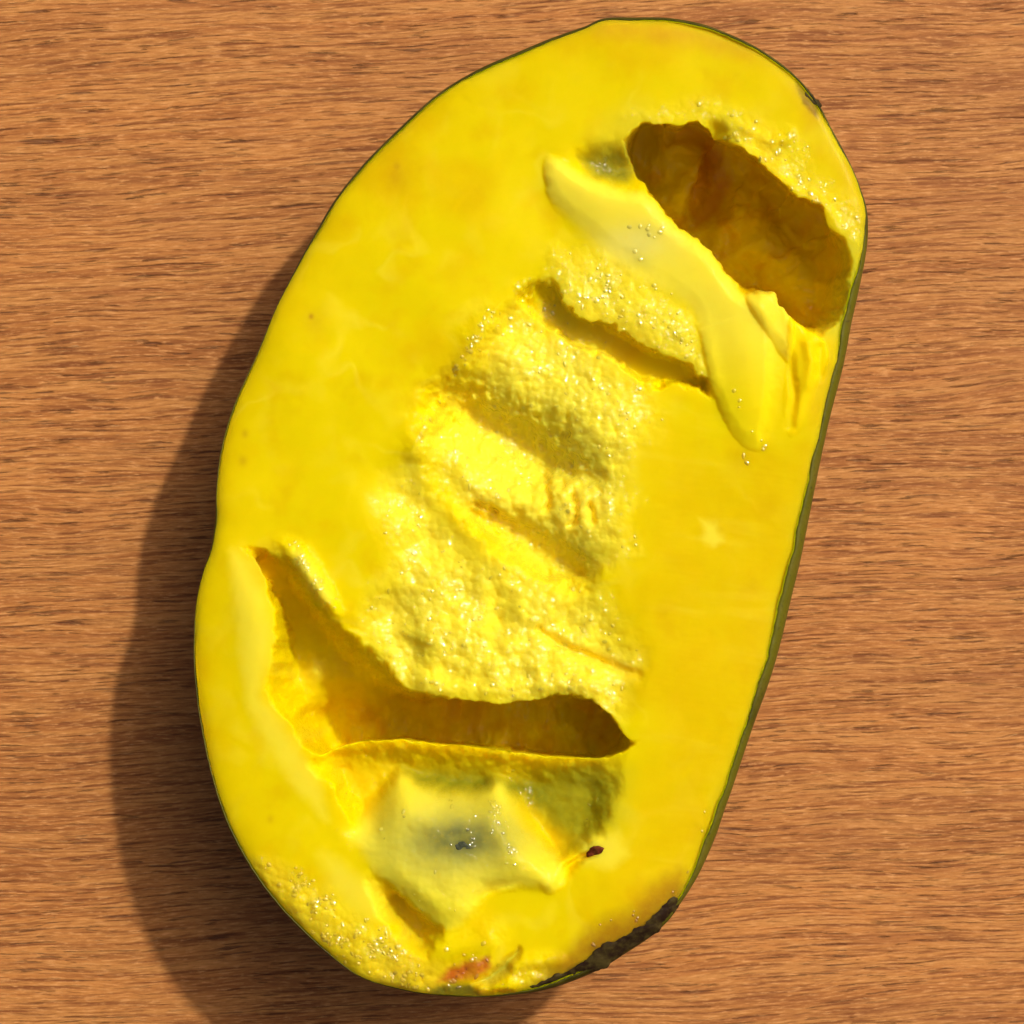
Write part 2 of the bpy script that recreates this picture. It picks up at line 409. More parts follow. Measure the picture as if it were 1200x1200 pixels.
# lump of crumbs, then the shaded trough under it
raise_line([(575,405,1,.6),(610,440,1.3,1),(650,470,1.3,1),(700,500,1,.6)], 36, 16, 8, 6)
raise_line([(528,476,.7,.9),(566,500,1,1),(604,530,1.2,1),(650,556,1.1,1),(684,562,.7,.4)], 42, -20, 14, 9)
raise_line([(532,470,.8,.9),(570,492,1,1),(608,520,1.1,1),(652,544,1.1,.9),(684,554,.7,.4)], 26, -27, 14, 12)
raise_line([(500,520,1,1),(545,560,1,1),(590,585,1,1),(640,596,1,1),(700,610,1,.8)], 26, 9, 6, 5)
raise_line([(562,606,.6,.7),(605,626,.9,1),(640,652,1.1,1),(672,676,.8,.9)], 32, -14, 12, 9)
raise_line([(566,604,.7,.6),(605,622,.9,1),(640,646,1.1,1),(672,672,.8,.9)], 20, -20, 14, 12)
for ln in ([(640,570),(645,585),(641,598)], [(672,582),(676,600),(670,615)], [(690,592),(694,612)], [(560,590),(580,600)]):
    raise_line(ln, 3.2, -11, 3, 3)
# crumbly shelf running down to the lower slot
shelf = [(478,548),(520,620),(560,650),(640,690),(700,700),(742,772),(730,800),(720,836),(690,818),(610,818),(540,820),(470,808),(440,770),(430,730),(455,690),(470,640),(450,590)]
grain_poly(shelf, 50, 0.85, 16); tint_poly(shelf, 50, PALE, 0.75, 16)
s, m, _ = mask(shelf, 60, 14, 4); H[s] += m * (-9 + 10 * fbm(X[s], Y[s], 55, 31, 3))
raise_line([(632,740,.8,.6),(670,764,1,1),(712,780,1,1),(745,790,.8,.4)], 6, -13, 4, 4)
raise_line([(520,765,1,1),(570,775,1,1),(620,770,1,1),(670,790,1,1)], 24, 10, 8, 6)
s, g = raise_line([(470,575,1,1),(500,600,1,1),(525,640,1,1)], 34, -12, 4)
# ---- groove below the upper flap, and the bank that climbs from it to the flap
bank = [(650,300),(700,300),(760,330),(815,380),(830,440),(800,428),(752,402),(680,372),(648,352)]
grain_poly(bank, 40, 0.55); tint_poly(bank, 50, PALE, 0.55)
s, m, _ = mask(bank, 50, 6, 4); H[s] += 5 * m
groove_o = [(633,312),(652,330),(656,352),(684,370),(722,384),(756,402),(794,424),(836,442),(838,468),(794,449),(766,457),(718,422),(676,408),(638,376),(606,364),(608,330)]
groove_i = [(640,345),(664,366),(700,384),(750,408),(790,432),(824,450),(796,442),(766,444),(716,414),(676,396),(640,372),(622,352)]
level(groove_o, groove_i, -34, 9, 8)
undercut(groove_o, groove_i, 10, 14, 9, 8, (0.6, -0.8))
grain_poly([(606,330),(640,318),(650,370),(612,372)], 10, 1.0)
s, g = raise_line([(640,240,1,1),(680,290,1,1),(720,310,1,1)], 45, -8, 5)
# ---- upper right cavity
HPRE = blur(H, 5)               # the flesh before the seed was pulled out: what the flaps hang over
cav_o = [(738,184),(732,165),(745,147),(756,142),(780,147),(800,146),(820,141),(838,161),(868,172),(890,190),(907,207),(933,230),(962,242),(972,270),(990,280),(1004,305),(1001,335),(986,380),(962,398),(940,385),(926,372),(905,345),(874,347),(862,335),(834,295),(803,272),(776,245),(757,222)]
cav_i = [(752,185),(748,165),(760,150),(800,152),(820,150),(834,166),(862,180),(900,212),(928,236),(955,252),(964,280),(968,300),(966,340),(956,375),(932,362),(905,325),(872,322),(848,292),(815,262),(786,232),(765,205)]
s, t = level(cav_o, cav_i, lambda x, y: -148 + 60 * ss(905, 990, x) + 26 * fbm(x, y, 60, 41, 4) + 8 * np.exp(-(((x - 900) / 40) ** 2 + ((y - 300) / 60) ** 2)), 4, 5)
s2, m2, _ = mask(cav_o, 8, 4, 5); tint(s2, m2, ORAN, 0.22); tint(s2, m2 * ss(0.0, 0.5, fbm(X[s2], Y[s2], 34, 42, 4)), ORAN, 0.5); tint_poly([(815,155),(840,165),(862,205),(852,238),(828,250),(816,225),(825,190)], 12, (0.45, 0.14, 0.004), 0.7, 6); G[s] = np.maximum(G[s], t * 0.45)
raise_line([(838,160,1,1),(850,195,1,1),(848,225,1.2,1),(825,240,1,.7)], 14, -26, 5, 5)      # deep pocket of the lost seed
raise_line([(880,250,1,1),(915,290,1,1),(940,330,1,.6)], 22, 22, 8, 6)
undercut(cav_o, cav_i, 30, 45, 4, 5, (0.7, -0.71))
# torn, crumbly lips of the cavity
lip = [(740,140),(822,132),(850,156),(912,200),(968,236),(985,272),(1000,285),(1008,262),(985,235),(950,205),(930,160),(890,140),(830,120)]
grain_poly(lip, 40, 0.55); tint_poly(lip, 50, PALE, 0.35)
raise_line([(822,148,.6,.5),(870,178,1,1),(915,216,1,1),(966,246,1,1),(985,275,.8,.7)], 12, 7, 4, 4)
raise_line([(880,150,1,1),(905,165,1,1),(925,160,1,1)], 8, 5, 5, 5)
# green hollow left of the cavity, where a seed shows
raise_line([(690,188,.8,.7),(715,192,1,1),(742,196,1,1)], 20, -30, 3, 3)
tint_poly([(680,182),(705,172),(740,168),(748,200),(735,212),(700,205)], 26, (0.13, 0.13, 0.012), 0.95, 4); grain_poly([(684,186),(705,178),(735,186),(728,204),(700,202)], 16, 0.8)
tint_poly([(690,160),(740,120),(760,140),(745,175),(700,185)], 50, (0.62, 0.52, 0.02), 0.6)
# ---- ledge below the slot, falling to the green hollow
led_o = [(372,876),(396,856),(420,846),(473,840),(550,846),(646,858),(700,866),(738,872),(735,930),(705,985),(662,1015),(600,1040),(540,1070),(505,1068),(470,1034),(440,1006),(410,972),(402,948),(392,925),(368,912),(354,895)]
led_i = [(400,908),(430,905),(480,914),(560,922),(640,930),(690,932),(690,955),(665,985),(640,1000),(600,1020),(540,1040),(510,1040),(480,1010),(450,985),(430,962),(424,945),(405,925)]
s, t = level(led_o, led_i, lambda x, y: -56 + 30 * ss(620, 730, x) + 5 * fbm(x, y, 30, 61, 3), 5, 6)
G[s] = np.maximum(G[s], t * 0.18); tint(s, t, (0.64, 0.45, 0.004), 0.6)
# ---- lower left valley running into the slot
val_o = [(248,636),(300,640),(334,652),(348,662),(362,688),(381,713),(404,733),(430,752),(455,775),(478,806),(540,820),(588,824),(607,819),(665,812),(692,818),(719,838),(727,858),(745,870),(722,884),(696,889),(646,886),(604,883),(550,875),(503,870),(473,866),(415,870),(396,876),(374,886),(352,872),(342,850),(318,828),(308,804),(318,770),(322,719),(314,680),(298,654),(272,640)]
val_i = [(304,655),(326,672),(344,700),(360,728),(382,762),(420,802),(472,832),(500,840),(540,838),(600,840),(665,836),(694,842),(708,856),(724,872),(700,884),(646,881),(604,878),(550,870),(503,865),(473,861),(420,865),(396,871),(380,878),(368,858),(356,836),(347,806),(342,770),(336,730),(326,695),(310,664)]
s, t = level(val_o, val_i, lambda x, y: -(34 + 56 * ss(650, 770, y) + 40 * ss(790, 850, y) * ss(335, 385, x)) + (8 + 16 * ss(800, 850, y)) * fbm(x, y, 45, 51, 4), 4, 6)
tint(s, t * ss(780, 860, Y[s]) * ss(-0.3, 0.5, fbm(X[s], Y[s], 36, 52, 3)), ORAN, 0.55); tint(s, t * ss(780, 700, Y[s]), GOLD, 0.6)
G[s] = np.maximum(G[s], t * 0.12 + t * 0.2 * ss(800, 850, Y[s]))
undercut(val_o, val_i, 22, 30, 3, 3, (0.45, -0.89), lambda x, y: ss(440, 540, x))
undercut(val_o, val_i, 20, 10, 3, 3, (-0.2, 0.98))
# upper bank of the valley: soft shoulder and a wet raised lip
raise_line([(330,640,.7,.5),(348,650,1,1),(364,674,1,1),(384,702,.9,1),(396,716,.6,.5)], 11, 15, 3, 4)
tint_poly([(345,640),(362,655),(392,700),(384,712),(360,690),(346,664)], 14, PALE, 0.9, 3)
raise_line([(430,735,1,.3),(470,785,1,1),(530,806,1,1),(590,808,1,1),(660,800,1,1),(700,812,.8,.6)], 13, 8, 6, 6)
s, m, _ = mask([(410,735),(460,700),(500,760),(480,805),(440,790)], 40, 6, 3); H[s] -= 14 * m
# left lobe beside the valley, pressed outward
raise_line([(272,652,.7,.6),(292,690,1,1),(300,730,1,1),(302,780,1,1),(296,815,.9,.5)], 26, 5, 2, 1)
tint_poly([(268,645),(285,655),(312,700),(316,760),(302,815),(330,845),(350,880),(372,915),(385,960),(350,930),(322,880),(290,830),(282,760)], 20, PALE, 0.7, 6)
s, g = raise_line([(365,785),(366,792)], 10, 8, 1, 2); tint(s, g, PALE, 0.6)
# ---- lower third: ledge under the slot, green hollow, pit beside the seed pulp
tint_poly([(470,905),(540,905),(620,915),(690,905),(716,925),(710,960),(680,985),(650,975),(610,940),(540,935),(490,930)], 34, (0.15, 0.165, 0.008), 0.9, 5)
tint_poly([(640,905),(700,895),(735,905),(735,950),(700,985),(670,990),(650,950)], 46, (0.42, 0.37, 0.012), 0.7, 5)
pit_o = [(436,1006),(470,1034),(506,1070),(530,1084),(528,1100),(505,1122),(478,1118),(450,1092),(430,1060),(422,1030)]
pit_i = [(468,1058),(486,1072),(498,1088),(492,1096),(480,1088),(468,1072)]
s, t = level(pit_o, pit_i, -40, 10, 6); tint(s, t, (0.60, 0.44, 0.012), 0.6); G[s] = np.maximum(G[s], t * 0.3)
# crack between pulp and the right flat
raise_line([(650,1035,.8,.6),(662,1020,1,1),(680,1004,.8,.8),(694,998,.7,.5)], 6, -20, 2, 3)
tint_poly([(680,985),(720,975),(735,1000),(715,1015),(685,1010)], 20, PALE, 0.8, 4)
# crumbled rim bottom left, brown oxidised patch, notch at the stalk end
rimg = [(300,1010),(330,1010),(380,1050),(430,1085),(480,1120),(520,1125),(530,1160),(480,1165),(420,1142),(350,1085),(310,1040)]
grain_poly(rimg, 30, 0.75, 6); tint_poly(rimg, 30, (0.80, 0.58, 0.02), 0.5)
tint_poly([(380,1000),(440,1040),(450,1080),(420,1070),(385,1040)], 30, PALE, 0.7)
ox = [(515,1148),(528,1134),(550,1124),(574,1118),(576,1132),(560,1142),(535,1150)]
tint_poly(ox, 12, (0.42, 0.09, 0.010), 0.95, 5); grain_poly(ox, 20, 1.0)
raise_line([(520,1110,1,1),(545,1105,1,1),(570,1100,1,1)], 18, 8, 4, 4)
notch = [(610,1110),(596,1138),(572,1154),(556,1152),(580,1136),(596,1122)]
s, m, _ = mask(notch, 12, 4, 3, 20); H[s] -= 16 * m; tint(s, m, (0.36, 0.33, 0.03), 0.8)
grain_poly([(560,1140),(640,1120),(650,1150),(560,1165)], 16, 0.9)
raise_line([(600,1130,1,1),(625,1124,1,1),(655,1124,1,.6)], 8, 7, 3, 3)
raise_line([(566,1156,1,1),(600,1154,1,1)], 7, 7, 3, 3)
tint_poly([(500,1166),(515,1154),(550,1152),(562,1162),(566,1168),(540,1172),(500,1172)], 12, (0.035, 0.028, 0.008), 0.95, 4)
tint_poly([(628,1160),(648,1124),(688,1092),(728,1066),(764,1040),(796,1020),(812,1056),(770,1100),(700,1142),(640,1162)], 34, (0.30, 0.11, 0.006), 0.85, 8); tint_poly([(628,1160),(660,1142),(700,1114),(740,1092),(776,1066),(800,1048),(806,1060),(770,1100),(700,1142),(640,1162)], 10, (0.07, 0.025, 0.006), 0.95, 6)
# small bruises and the black nick on the rim
for bx, by, r, k in ((363,370,3,.8),(369,378,16,.25),(464,193,4,.4),(464,206,14,.22),(520,548,4,.0),(285,508,4,.4),(283,540,5,.35),(760,40,26,.0),(318,960,4,.3)):
    s = crop([(bx, by)], r * 3); q = np.exp(-(((X[s] - bx) / r) ** 2 + ((Y[s] - by) / (r * 1.2)) ** 2)); tint(s, q, (0.40, 0.17, 0.01), k)
tint_poly([(690,24),(760,22),(830,32),(890,60),(880,72),(820,52),(760,44),(700,40)], 26, (0.60, 0.33, 0.01), 0.7, 6)
tint_poly([(936,96),(954,102),(967,124),(960,137),(944,122)], 8, (0.025, 0.008, 0.003), 1.0, 2); tint_poly([(935,100),(950,96),(972,140),(950,150)], 24, (0.55, 0.28, 0.005), 0.5, 3)
tint_poly([(720,60),(790,55),(800,75),(740,85)], 30, GOLD, 0.7)
tint_poly([(822,610),(838,612),(845,632),(835,640),(824,628)], 14, PALE, 0.8)
tint_poly([(985,280),(1012,270),(1012,330),(985,395),(960,400),(975,340)], 20, (0.62, 0.55, 0.02), 0.7, 3)
def fuse(poly, rise, color, rag=3.0, fine=2.0, absolute=False, keep=0.75):
    """a swelling of the flesh itself: rows x, y, edge width"""
    p = smooth_poly(poly, 5); s = crop(p, 12); x = X[s]; y = Y[s]
    d = sdf(p, x + rag * W1[s] * 1.5 + fine * W3[s], y + rag * W2[s] * 1.5 + fine * W4[s])
    ew = np.zeros_like(x); tw = np.zeros_like(x)
    for q in p[::2]:
        w = 1.0 / ((x - q[0]) ** 2 + (y - q[1]) ** 2 + 20) ** 2; ew += w * q[2]; tw += w
    ew = ew / tw; t = np.clip(-d / ew, 0, 1); hard = ss(26, 10, ew)
    prof = hard * np.sqrt(np.clip(1 - (1 - t) ** 2, 0, 1)) + (1 - hard) * t * t * (3 - 2 * t)
    rs = rise(x, y) if callable(rise) else rise
    H[s] += (rs - H[s] if absolute else rs) * prof
    m = (ss(0, 0.7, prof) * 0.9)[..., None]; G[s] *= 1 - keep * m[..., 0]
    COL[s] = COL[s] * (1 - m) + (color(x, y) if callable(color) else np.array(color, np.float32)) * m
def cmix(a, b, m): return np.array(a, np.float32) * (1 - m[..., None]) + np.array(b, np.float32) * m[..., None]
# long flap along the cavity, ending in a smooth tongue
flap = [(638,188,18),(652,181,20),(674,188,24),(703,202,26),(731,213,26),(761,220,24),(779,239,24),(807,266,26),(839,290,26),(861,318,26),(876,340,26),(894,340,18),(914,356,26),(922,390,30),(922,430,30),(916,480,30),(904,516,24),(888,530,18),(866,519,16),(850,496,15),(838,467,14),(827,430,13),(820,392,14),(806,372,28),(776,356,44),(738,340,50),(700,315,50),(672,280,40),(650,246,22),(638,214,14)]
def flap_h(x, y):
    d, t = linedist([(645,202),(700,226),(768,252),(828,306),(866,370),(878,440),(888,522)], x, y)
    return np.interp(t, [0, .12, .4, .6, .75, .9, 1], [8, 7, 6, 9, 13, 11, 5]) * (0.7 + 0.35 * np.exp(-(d / 26) ** 2))
def flap_c(x, y):
    c = cmix((0.84, 0.71, 0.045), (0.80, 0.72, 0.14), np.exp(-(((x - 745) / 40) ** 2 + ((y - 285) / 22) ** 2)))
    m = ss(350, 480, y); return c * (1 - m[..., None]) + np.array((0.80, 0.64, 0.004), np.float32) * m[..., None]
fuse(flap, flap_h, flap_c)
fuse([(872,352,10),(884,338,9),(902,334,9),(920,346,9),(928,370,9),(931,396,12),(924,424,16),(906,404,16),(890,380,14)], 9, (0.84, 0.68, 0.03))
fuse([(926,370,8),(944,386,8),(964,396,9),(970,420,12),(958,452,18),(942,500,22),(924,512,22),(916,470,20),(920,420,18)], 6, (0.83, 0.61, 0.002))
raise_line([(946,402,1,1),(950,425,1,1),(946,450,1,.6)], 6, 5, 2, 2); raise_line([(926,420,1,.5),(930,460,1,1),(926,500,1,.5)], 5, -7, 2, 2); raise_line([(962,408,1,1),(960,440,1,.7)], 5, -6, 2, 2)
# seed pulp at the lower end with the seed showing through
sac = [(396,978,44),(414,952,44),(438,928,40),(462,903,28),(482,905,34),(502,912,42),(532,916,46),(562,918,40),(578,908,28),(602,914,36),(616,944,40),(632,970,34),(652,1000,22),(666,1018,20),(660,1040,18),(646,1049,20),(622,1044,26),(596,1046,20),(570,1058,26),(558,1080,26),(526,1092,18),(494,1080,20),(462,1044,20),(432,1018,22)]
def sac_h(x, y):
    d, t = linedist([(578,930),(588,968),(604,1008),(640,1034)], x, y)
    return 7 + 7 * np.exp(-(d / 15) ** 2) - 4 * np.exp(-(((x - 535) / 60) ** 2 + ((y - 985) / 26) ** 2)) - 10 * ss(480, 410, x) + 4 * np.exp(-(((x - 540) / 40) ** 2 + ((y - 1050) / 30) ** 2)) - 8 * ss(600, 650, x) * ss(1010, 950, y)
def sac_c(x, y):
    c = cmix((0.80, 0.69, 0.025), (0.77, 0.71, 0.085), np.exp(-(((x - 520) / 80) ** 2 + ((y - 985) / 50) ** 2)))
    q = np.exp(-((((x - 540) * 0.98 + (y - 984) * 0.1) / 66) ** 2 + ((y - 982) / 33) ** 2)); q = np.minimum(1.0, q * 1.12)
    c = cmix((0, 0, 0), (0.075, 0.105, 0.045), q * 0.93) + c * (1 - q * 0.93)[..., None]
    q = ss(600, 640, x) * ss(1020, 960, y) * 0.5
    return cmix((0, 0, 0), (0.55, 0.47, 0.02), q) + c * (1 - q)[..., None]
fuse(sac, sac_h, sac_c, 4, 3, True, 0.85)
s, m, d = mask(smooth_poly(sac, 3), 30, 4, 3, 40, -10)
H[s] = H[s] * (1 - m) + blur(H[s], 11) * m + m * (7 * np.exp(-(((X[s] - 530) / 75) ** 2 + ((Y[s] - 990) / 55) ** 2)) + 2.2 * fbm(X[s], Y[s], 34, 81, 3))
G[s] = np.maximum(G[s], 0.16 * m)
# greenish band of flesh just under the rind
s_all = (slice(None), slice(None))
tint(s_all, np.exp(np.minimum(DF, 0) / 5.0), (0.55, 0.44, 0.012), 0.55)

# where juice stands without torn flesh: along lips and the lower left rim
EXTRA = np.zeros_like(X)
for line, w, k in (([(574,368),(552,408),(526,463),(493,511)], 6, .7), ([(340,640),(350,655),(372,690),(390,705)], 7, .9), ([(845,165),(905,205),(965,245)], 12, .45),
                   ([(920,160),(925,180),(915,185)], 10, .35), ([(735,255),(760,280),(750,300)], 14, .12), ([(330,1040),(400,1100),(480,1140)], 22, .45),
                   ([(578,935),(588,968),(602,1008)], 4, .8), ([(536,990),(556,988)], 5, .5), ([(500,1068),(490,1040)], 5, .3), ([(860,420),(868,500)], 3, .15), ([(262,650),(280,680)], 7, .06), ([(310,690),(320,740),(300,810)], 6, .06), ([(880,500),(900,520),(870,540)], 10, .10),
                   ([(650,330),(720,350),(800,400)], 24, .10), ([(750,1070),(700,1090),(650,1120)], 14, .06), ([(830,960),(800,1040)], 10, .08), ([(540,1140),(570,1125)], 12, .6)):
    s = crop(line, w * 3); d, _ = linedist(line, X[s], Y[s]); EXTRA[s] = np.maximum(EXTRA[s], k * np.exp(-(d / w) ** 2))
# crumb texture wherever the flesh is torn rather than cut
inn = ss(0, -6, DF)
H += G * inn * (3.4 * (cells(X + 5 * W3, Y + 5 * W4, 17, 71) - 0.55) + 4.2 * (cells(X + 2 * W4, Y, 8, 72) - 0.55) + 7 * fbm(X, Y, 40, 73, 4))
s0 = ss(0.16, 0.5, fbm(X, Y, 40, 75, 3)) * (1 - np.clip(G * 2, 0, 1)) * 0
deep = ss(-40, -70, H)
rr_ = np.clip(1 + (DF + np.hypot(DX, DY)) / 270, 0, 1) ** 2.5
floor = 18 - plane(X, Y) / U * np.sqrt(1 - rr_ ** 2) ** 1.15    # the hollows stop short of the skin below
H = np.where((H < floor + 12) & (deep > 0), H * (1 - deep) + deep * (floor + 12 * np.exp(np.clip((H - floor - 12) / 12, -6, 0))), H)
H = blur(H, 0.75)
COL = np.clip(COL, 0.0005, 0.95)

def fill_sheet(d, gx, gy, hh, x, y):
    """grid quads that touch the inside (d<0); vertices outside are drawn onto the edge"""
    ins = d < 0
    q = ins[:-1, :-1] | ins[1:, :-1] | ins[:-1, 1:] | ins[1:, 1:]
    used = np.zeros(d.shape, bool)
    used[:-1, :-1] |= q; used[1:, :-1] |= q; used[:-1, 1:] |= q; used[1:, 1:] |= q
    idx = np.full(d.shape, -1, np.int64); idx[used] = np.arange(used.sum())
    push = np.where(d > 0, d, 0)
    g = np.sqrt(gx * gx + gy * gy) + 1e-6
    vx = (x - gx / g * push)[used]; vy = (y - gy / g * push)[used]
    j, i = np.nonzero(q)
    f = np.stack([idx[j, i], idx[j + 1, i], idx[j + 1, i + 1], idx[j, i + 1]], 1)
    return used, vx, vy, f

# ------------------------------------------------------------------ the fruit
fruit = bpy.data.objects.new("halved_fruit", None); scene.collection.objects.link(fruit)
fruit.empty_display_size = 0.02
fruit["label"] = "halved oval fruit, green rind, torn bright yellow flesh, lying cut side up on wood"
fruit["category"] = "fruit"

# rings of the body below the rim; `inset` shrinks the shell inward
CEN = np.array([620.0, 600.0])
def body_rings(inset, n=26, top=0.0):
    rings = []
    axis = np.array([-0.36, 0.93])                    # the fruit's long axis
    p = S[:, :2] - nor * inset
    f = FACE - nor * inset
    rel = p - CEN; along = np.clip(rel @ axis, -330, 330)
    core = CEN + along[:, None] * axis * 0.72
    zr = plane(f[:, 0], f[:, 1]) / U - 7
    dep = 10 + 1.0 * S[:, 2]                          # depth at which the skin is widest
    for k in range(n):
        t = k / (n - 1)
        if t < 0.2:
            q = t / 0.2
            xy = f + (p - f) * math.sin(q * math.pi / 2); z = zr + top * (1 - q) - dep * (1 - math.cos(q * math.pi / 2))
        else:
            q = (t - 0.2) / 0.8; a = q * math.pi / 2
            r = math.cos(a) ** 0.40
            xy = core + (p - core) * r; z = (zr - dep) * (1 - math.sin(a) ** 1.15) + inset * 0.9
        rings.append(np.stack([xy[:, 0], xy[:, 1], z * np.ones(NS)], 1))
    return rings
def rings_mesh(rings):
    v = np.concatenate(rings); n = len(rings)
    i = np.arange(NS); j = (i + 1) % NS
    f = np.concatenate([np.stack([k * NS + i, k * NS + j, (k + 1) * NS + j, (k + 1) * NS + i], 1) for k in range(n - 1)])
    w = np.stack([(v[:, 0] - 600) * U, plan_y(v[:, 1]) * U, v[:, 2] * U], 1)
    return w, f
# flesh = cut face + the hidden underside inside the rind
GX = np.gradient(DF, axis=1); GY = np.gradient(DF, axis=0)
used, vx, vy, faces = fill_sheet(DF, GX, GY, H, X, Y)
top = world_xyz(vx, vy, H[used]); top[:, 0] += blur(DX, 1.2)[used] * U; top[:, 1] -= blur(DY, 1.2)[used] * U
rw, rf = rings_mesh(body_rings(2.0))
nt_ = len(top)
verts = np.concatenate([top, rw]); allf = np.concatenate([faces, rf[:, ::-1] + nt_])
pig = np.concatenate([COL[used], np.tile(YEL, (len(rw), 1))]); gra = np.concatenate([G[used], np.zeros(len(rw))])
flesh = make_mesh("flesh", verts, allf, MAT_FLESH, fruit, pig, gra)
# rind: lip standing just proud of the flesh, then the skin down to the table
rr = body_rings(0.0, 30, 0.0)
inner = rr[0].copy(); inner[:, :2] = FACE - nor * 1.5; inner[:, 2] -= 5
lip_h = 1.2 * fbm(ring_t, ring_t * 0 + 3, 14, 8, 3)
rr[0][:, 2] += lip_h; rr[1][:, 2] += lip_h * 0.7
rw, rf = rings_mesh([inner] + rr)
pr = np.tile(np.array((0.115, 0.105, 0.004), np.float32), (len(rw), 1))
ang = np.tile(fbm(ring_t, ring_t * 0, 120, 9, 3), len(rr) + 1)
pr = pr * (1 - 0.5 * ss(0.0, 0.6, ang)[:, None]) 
stem = np.tile(np.exp(-(((S[:, 0] - 700) / 110) ** 2 + ((S[:, 1] - 1130) / 90) ** 2)), len(rr) + 1)[:, None]
nick = np.tile(np.exp(-(((S[:, 0] - 960) / 16) ** 2 + ((S[:, 1] - 115) / 18) ** 2)) + 0.7 * np.exp(-(((S[:, 0] - 993) / 12) ** 2 + ((S[:, 1] - 178) / 16) ** 2)), len(rr) + 1)[:, None]
uple = np.tile(np.maximum(ss(760, 560, S[:, 0]) * ss(420, 250, S[:, 1]), ss(150, 40, S[:, 1])), len(rr) + 1)[:, None]
pr = pr * (1 - 0.75 * stem) * (1 - 0.8 * nick) * (1 - 0.5 * uple)
rind = make_mesh("rind", rw, rf, MAT_RIND, fruit, pr)
rind["label"] = "olive green rind with dark patches"

# ------------------------------------------------------------------ loose lobes of flesh, each a closed solid
TOP = H.copy(); TCOL = COL.copy()        # visible surface: flesh and the lobes lying on it
def flesh_at(x, y, field):
    fx = np.clip(x - X0, 0, X.shape[1] - 2.001); fy = np.clip(y - Y0, 0, X.shape[0] - 2.001)
    i = fx.astype(int); j = fy.astype(int); u = fx - i; v = fy - j
    return (field[j, i] * (1 - u) + field[j, i + 1] * u) * (1 - v) + (field[j + 1, i] * (1 - u) + field[j + 1, i + 1] * u) * v
def lobe(name, poly, rise, mat, color, under=None, rag=2.0, fine=2.0, step=1.0, grain=0.1, label=None, bump=1.0, parent=None, thick=30, dip=2.0, absolute=False):
    """a closed solid on the flesh. poly rows are x, y, edge width: a narrow edge is a rounded lip, a wide one melts into the flesh"""
    p = smooth_poly(poly, 5)
    a, b = p[:, 0].min() - 8, p[:, 0].max() + 8; c, d_ = p[:, 1].min() - 8, p[:, 1].max() + 8
    x, y = np.meshgrid(np.arange(a, b, step), np.arange(c, d_, step)); x = x.astype(np.float32); y = y.astype(np.float32)
    wx = x + rag * fbm(x, y, 30, 101, 3) + fine * fbm(x, y, 9, 102, 2); wy = y + rag * fbm(x, y, 30, 103, 3) + fine * fbm(x, y, 9, 104, 2)
    d = sdf(p, wx, wy)
    gy, gx = np.gradient(d, step)
    ew = np.zeros_like(x); tw = np.zeros_like(x)          # edge width by inverse distance to the outline points
    for q in p[::2]:
        w = 1.0 / ((x - q[0]) ** 2 + (y - q[1]) ** 2 + 20) ** 2; ew += w * q[2]; tw += w
    ew = ew / tw
    t = np.clip(-d / ew, 0, 1); hard = ss(26, 10, ew)
    prof = hard * np.sqrt(np.clip(1 - (1 - t) ** 2, 0, 1)) + (1 - hard) * t * t * (3 - 2 * t)
    base = flesh_at(x, y, H if under is None else under)
    if under is None: base = blur(base, 3 / step)
    rs = rise(x, y) if callable(rise) else rise + 0 * x
    if absolute: rs = rs - base
    hh = base + rs * prof - dip * (1 - prof) + bump * prof * (1.6 * fbm(x, y, 22, 105, 3) + grain * 6 * (cells(x, y, 9, 106) - 0.5))
    hb = base - dip - thick * np.sqrt(np.clip(1 - (1 - np.clip(-d / 14, 0, 1)) ** 2, 0, 1)) - 0.02
    ix = np.clip(np.round(x - X0).astype(int), 0, X.shape[1] - 1); iy = np.clip(np.round(y - Y0).astype(int), 0, X.shape[0] - 1); in_ = (d < 0) & (hh > TOP[iy, ix])
    TOP[iy[in_], ix[in_]] = hh[in_]; TCOL[iy[in_], ix[in_]] = color(x, y)[in_] if callable(color) else np.array(color, np.float32)
    used, vx, vy, f = fill_sheet(d, gx, gy, hh, x, y)
    v = np.concatenate([world_xyz(vx, vy, hh[used]), world_xyz(vx, vy, hb[used])]); n = int(used.sum())
    col = color(x, y)[used] if callable(color) else np.tile(np.array(color, np.float32), (n, 1))
    ff = np.concatenate([f, f[:, ::-1] + n])
    o = make_mesh(name, v, ff, mat, parent or fruit, np.concatenate([col, col]), np.full(2 * n, grain))
    if label: o["label"] = label
    return o

lobe("seed", [(534,989,4),(541,985,4),(549,986,4),(552,990,4),(545,993,4),(537,993,4)], 12, MAT_SEED, (0.1, 0.1, 0.1), None, 4, 4, 0.5, 0.3, "tip of the dark seed breaking through the pulp", parent=flesh, thick=4, bump=0.5, absolute=True)
lobe("brown_fibre", [(685,1000,3),(690,992,3),(700,991,3),(706,995,3),(700,1001,3),(690,1004,3)], 3, MAT_BROWN, (0.1, 0.1, 0.1), None, 4, 3, 0.5, 0.6, "small dark red brown fibre stuck in the flesh", thick=4)
lobe("rind_blemish", [(945,103,4),(953,104,4),(962,114,4),(967,124,4),(960,124,4),(951,115,4)], 1.2, MAT_SCAR, (0.05, 0.02, 0.01), None, 5, 3, 0.6, 0.1, "small blackened nick on the rim", bump=0.5, thick=8)
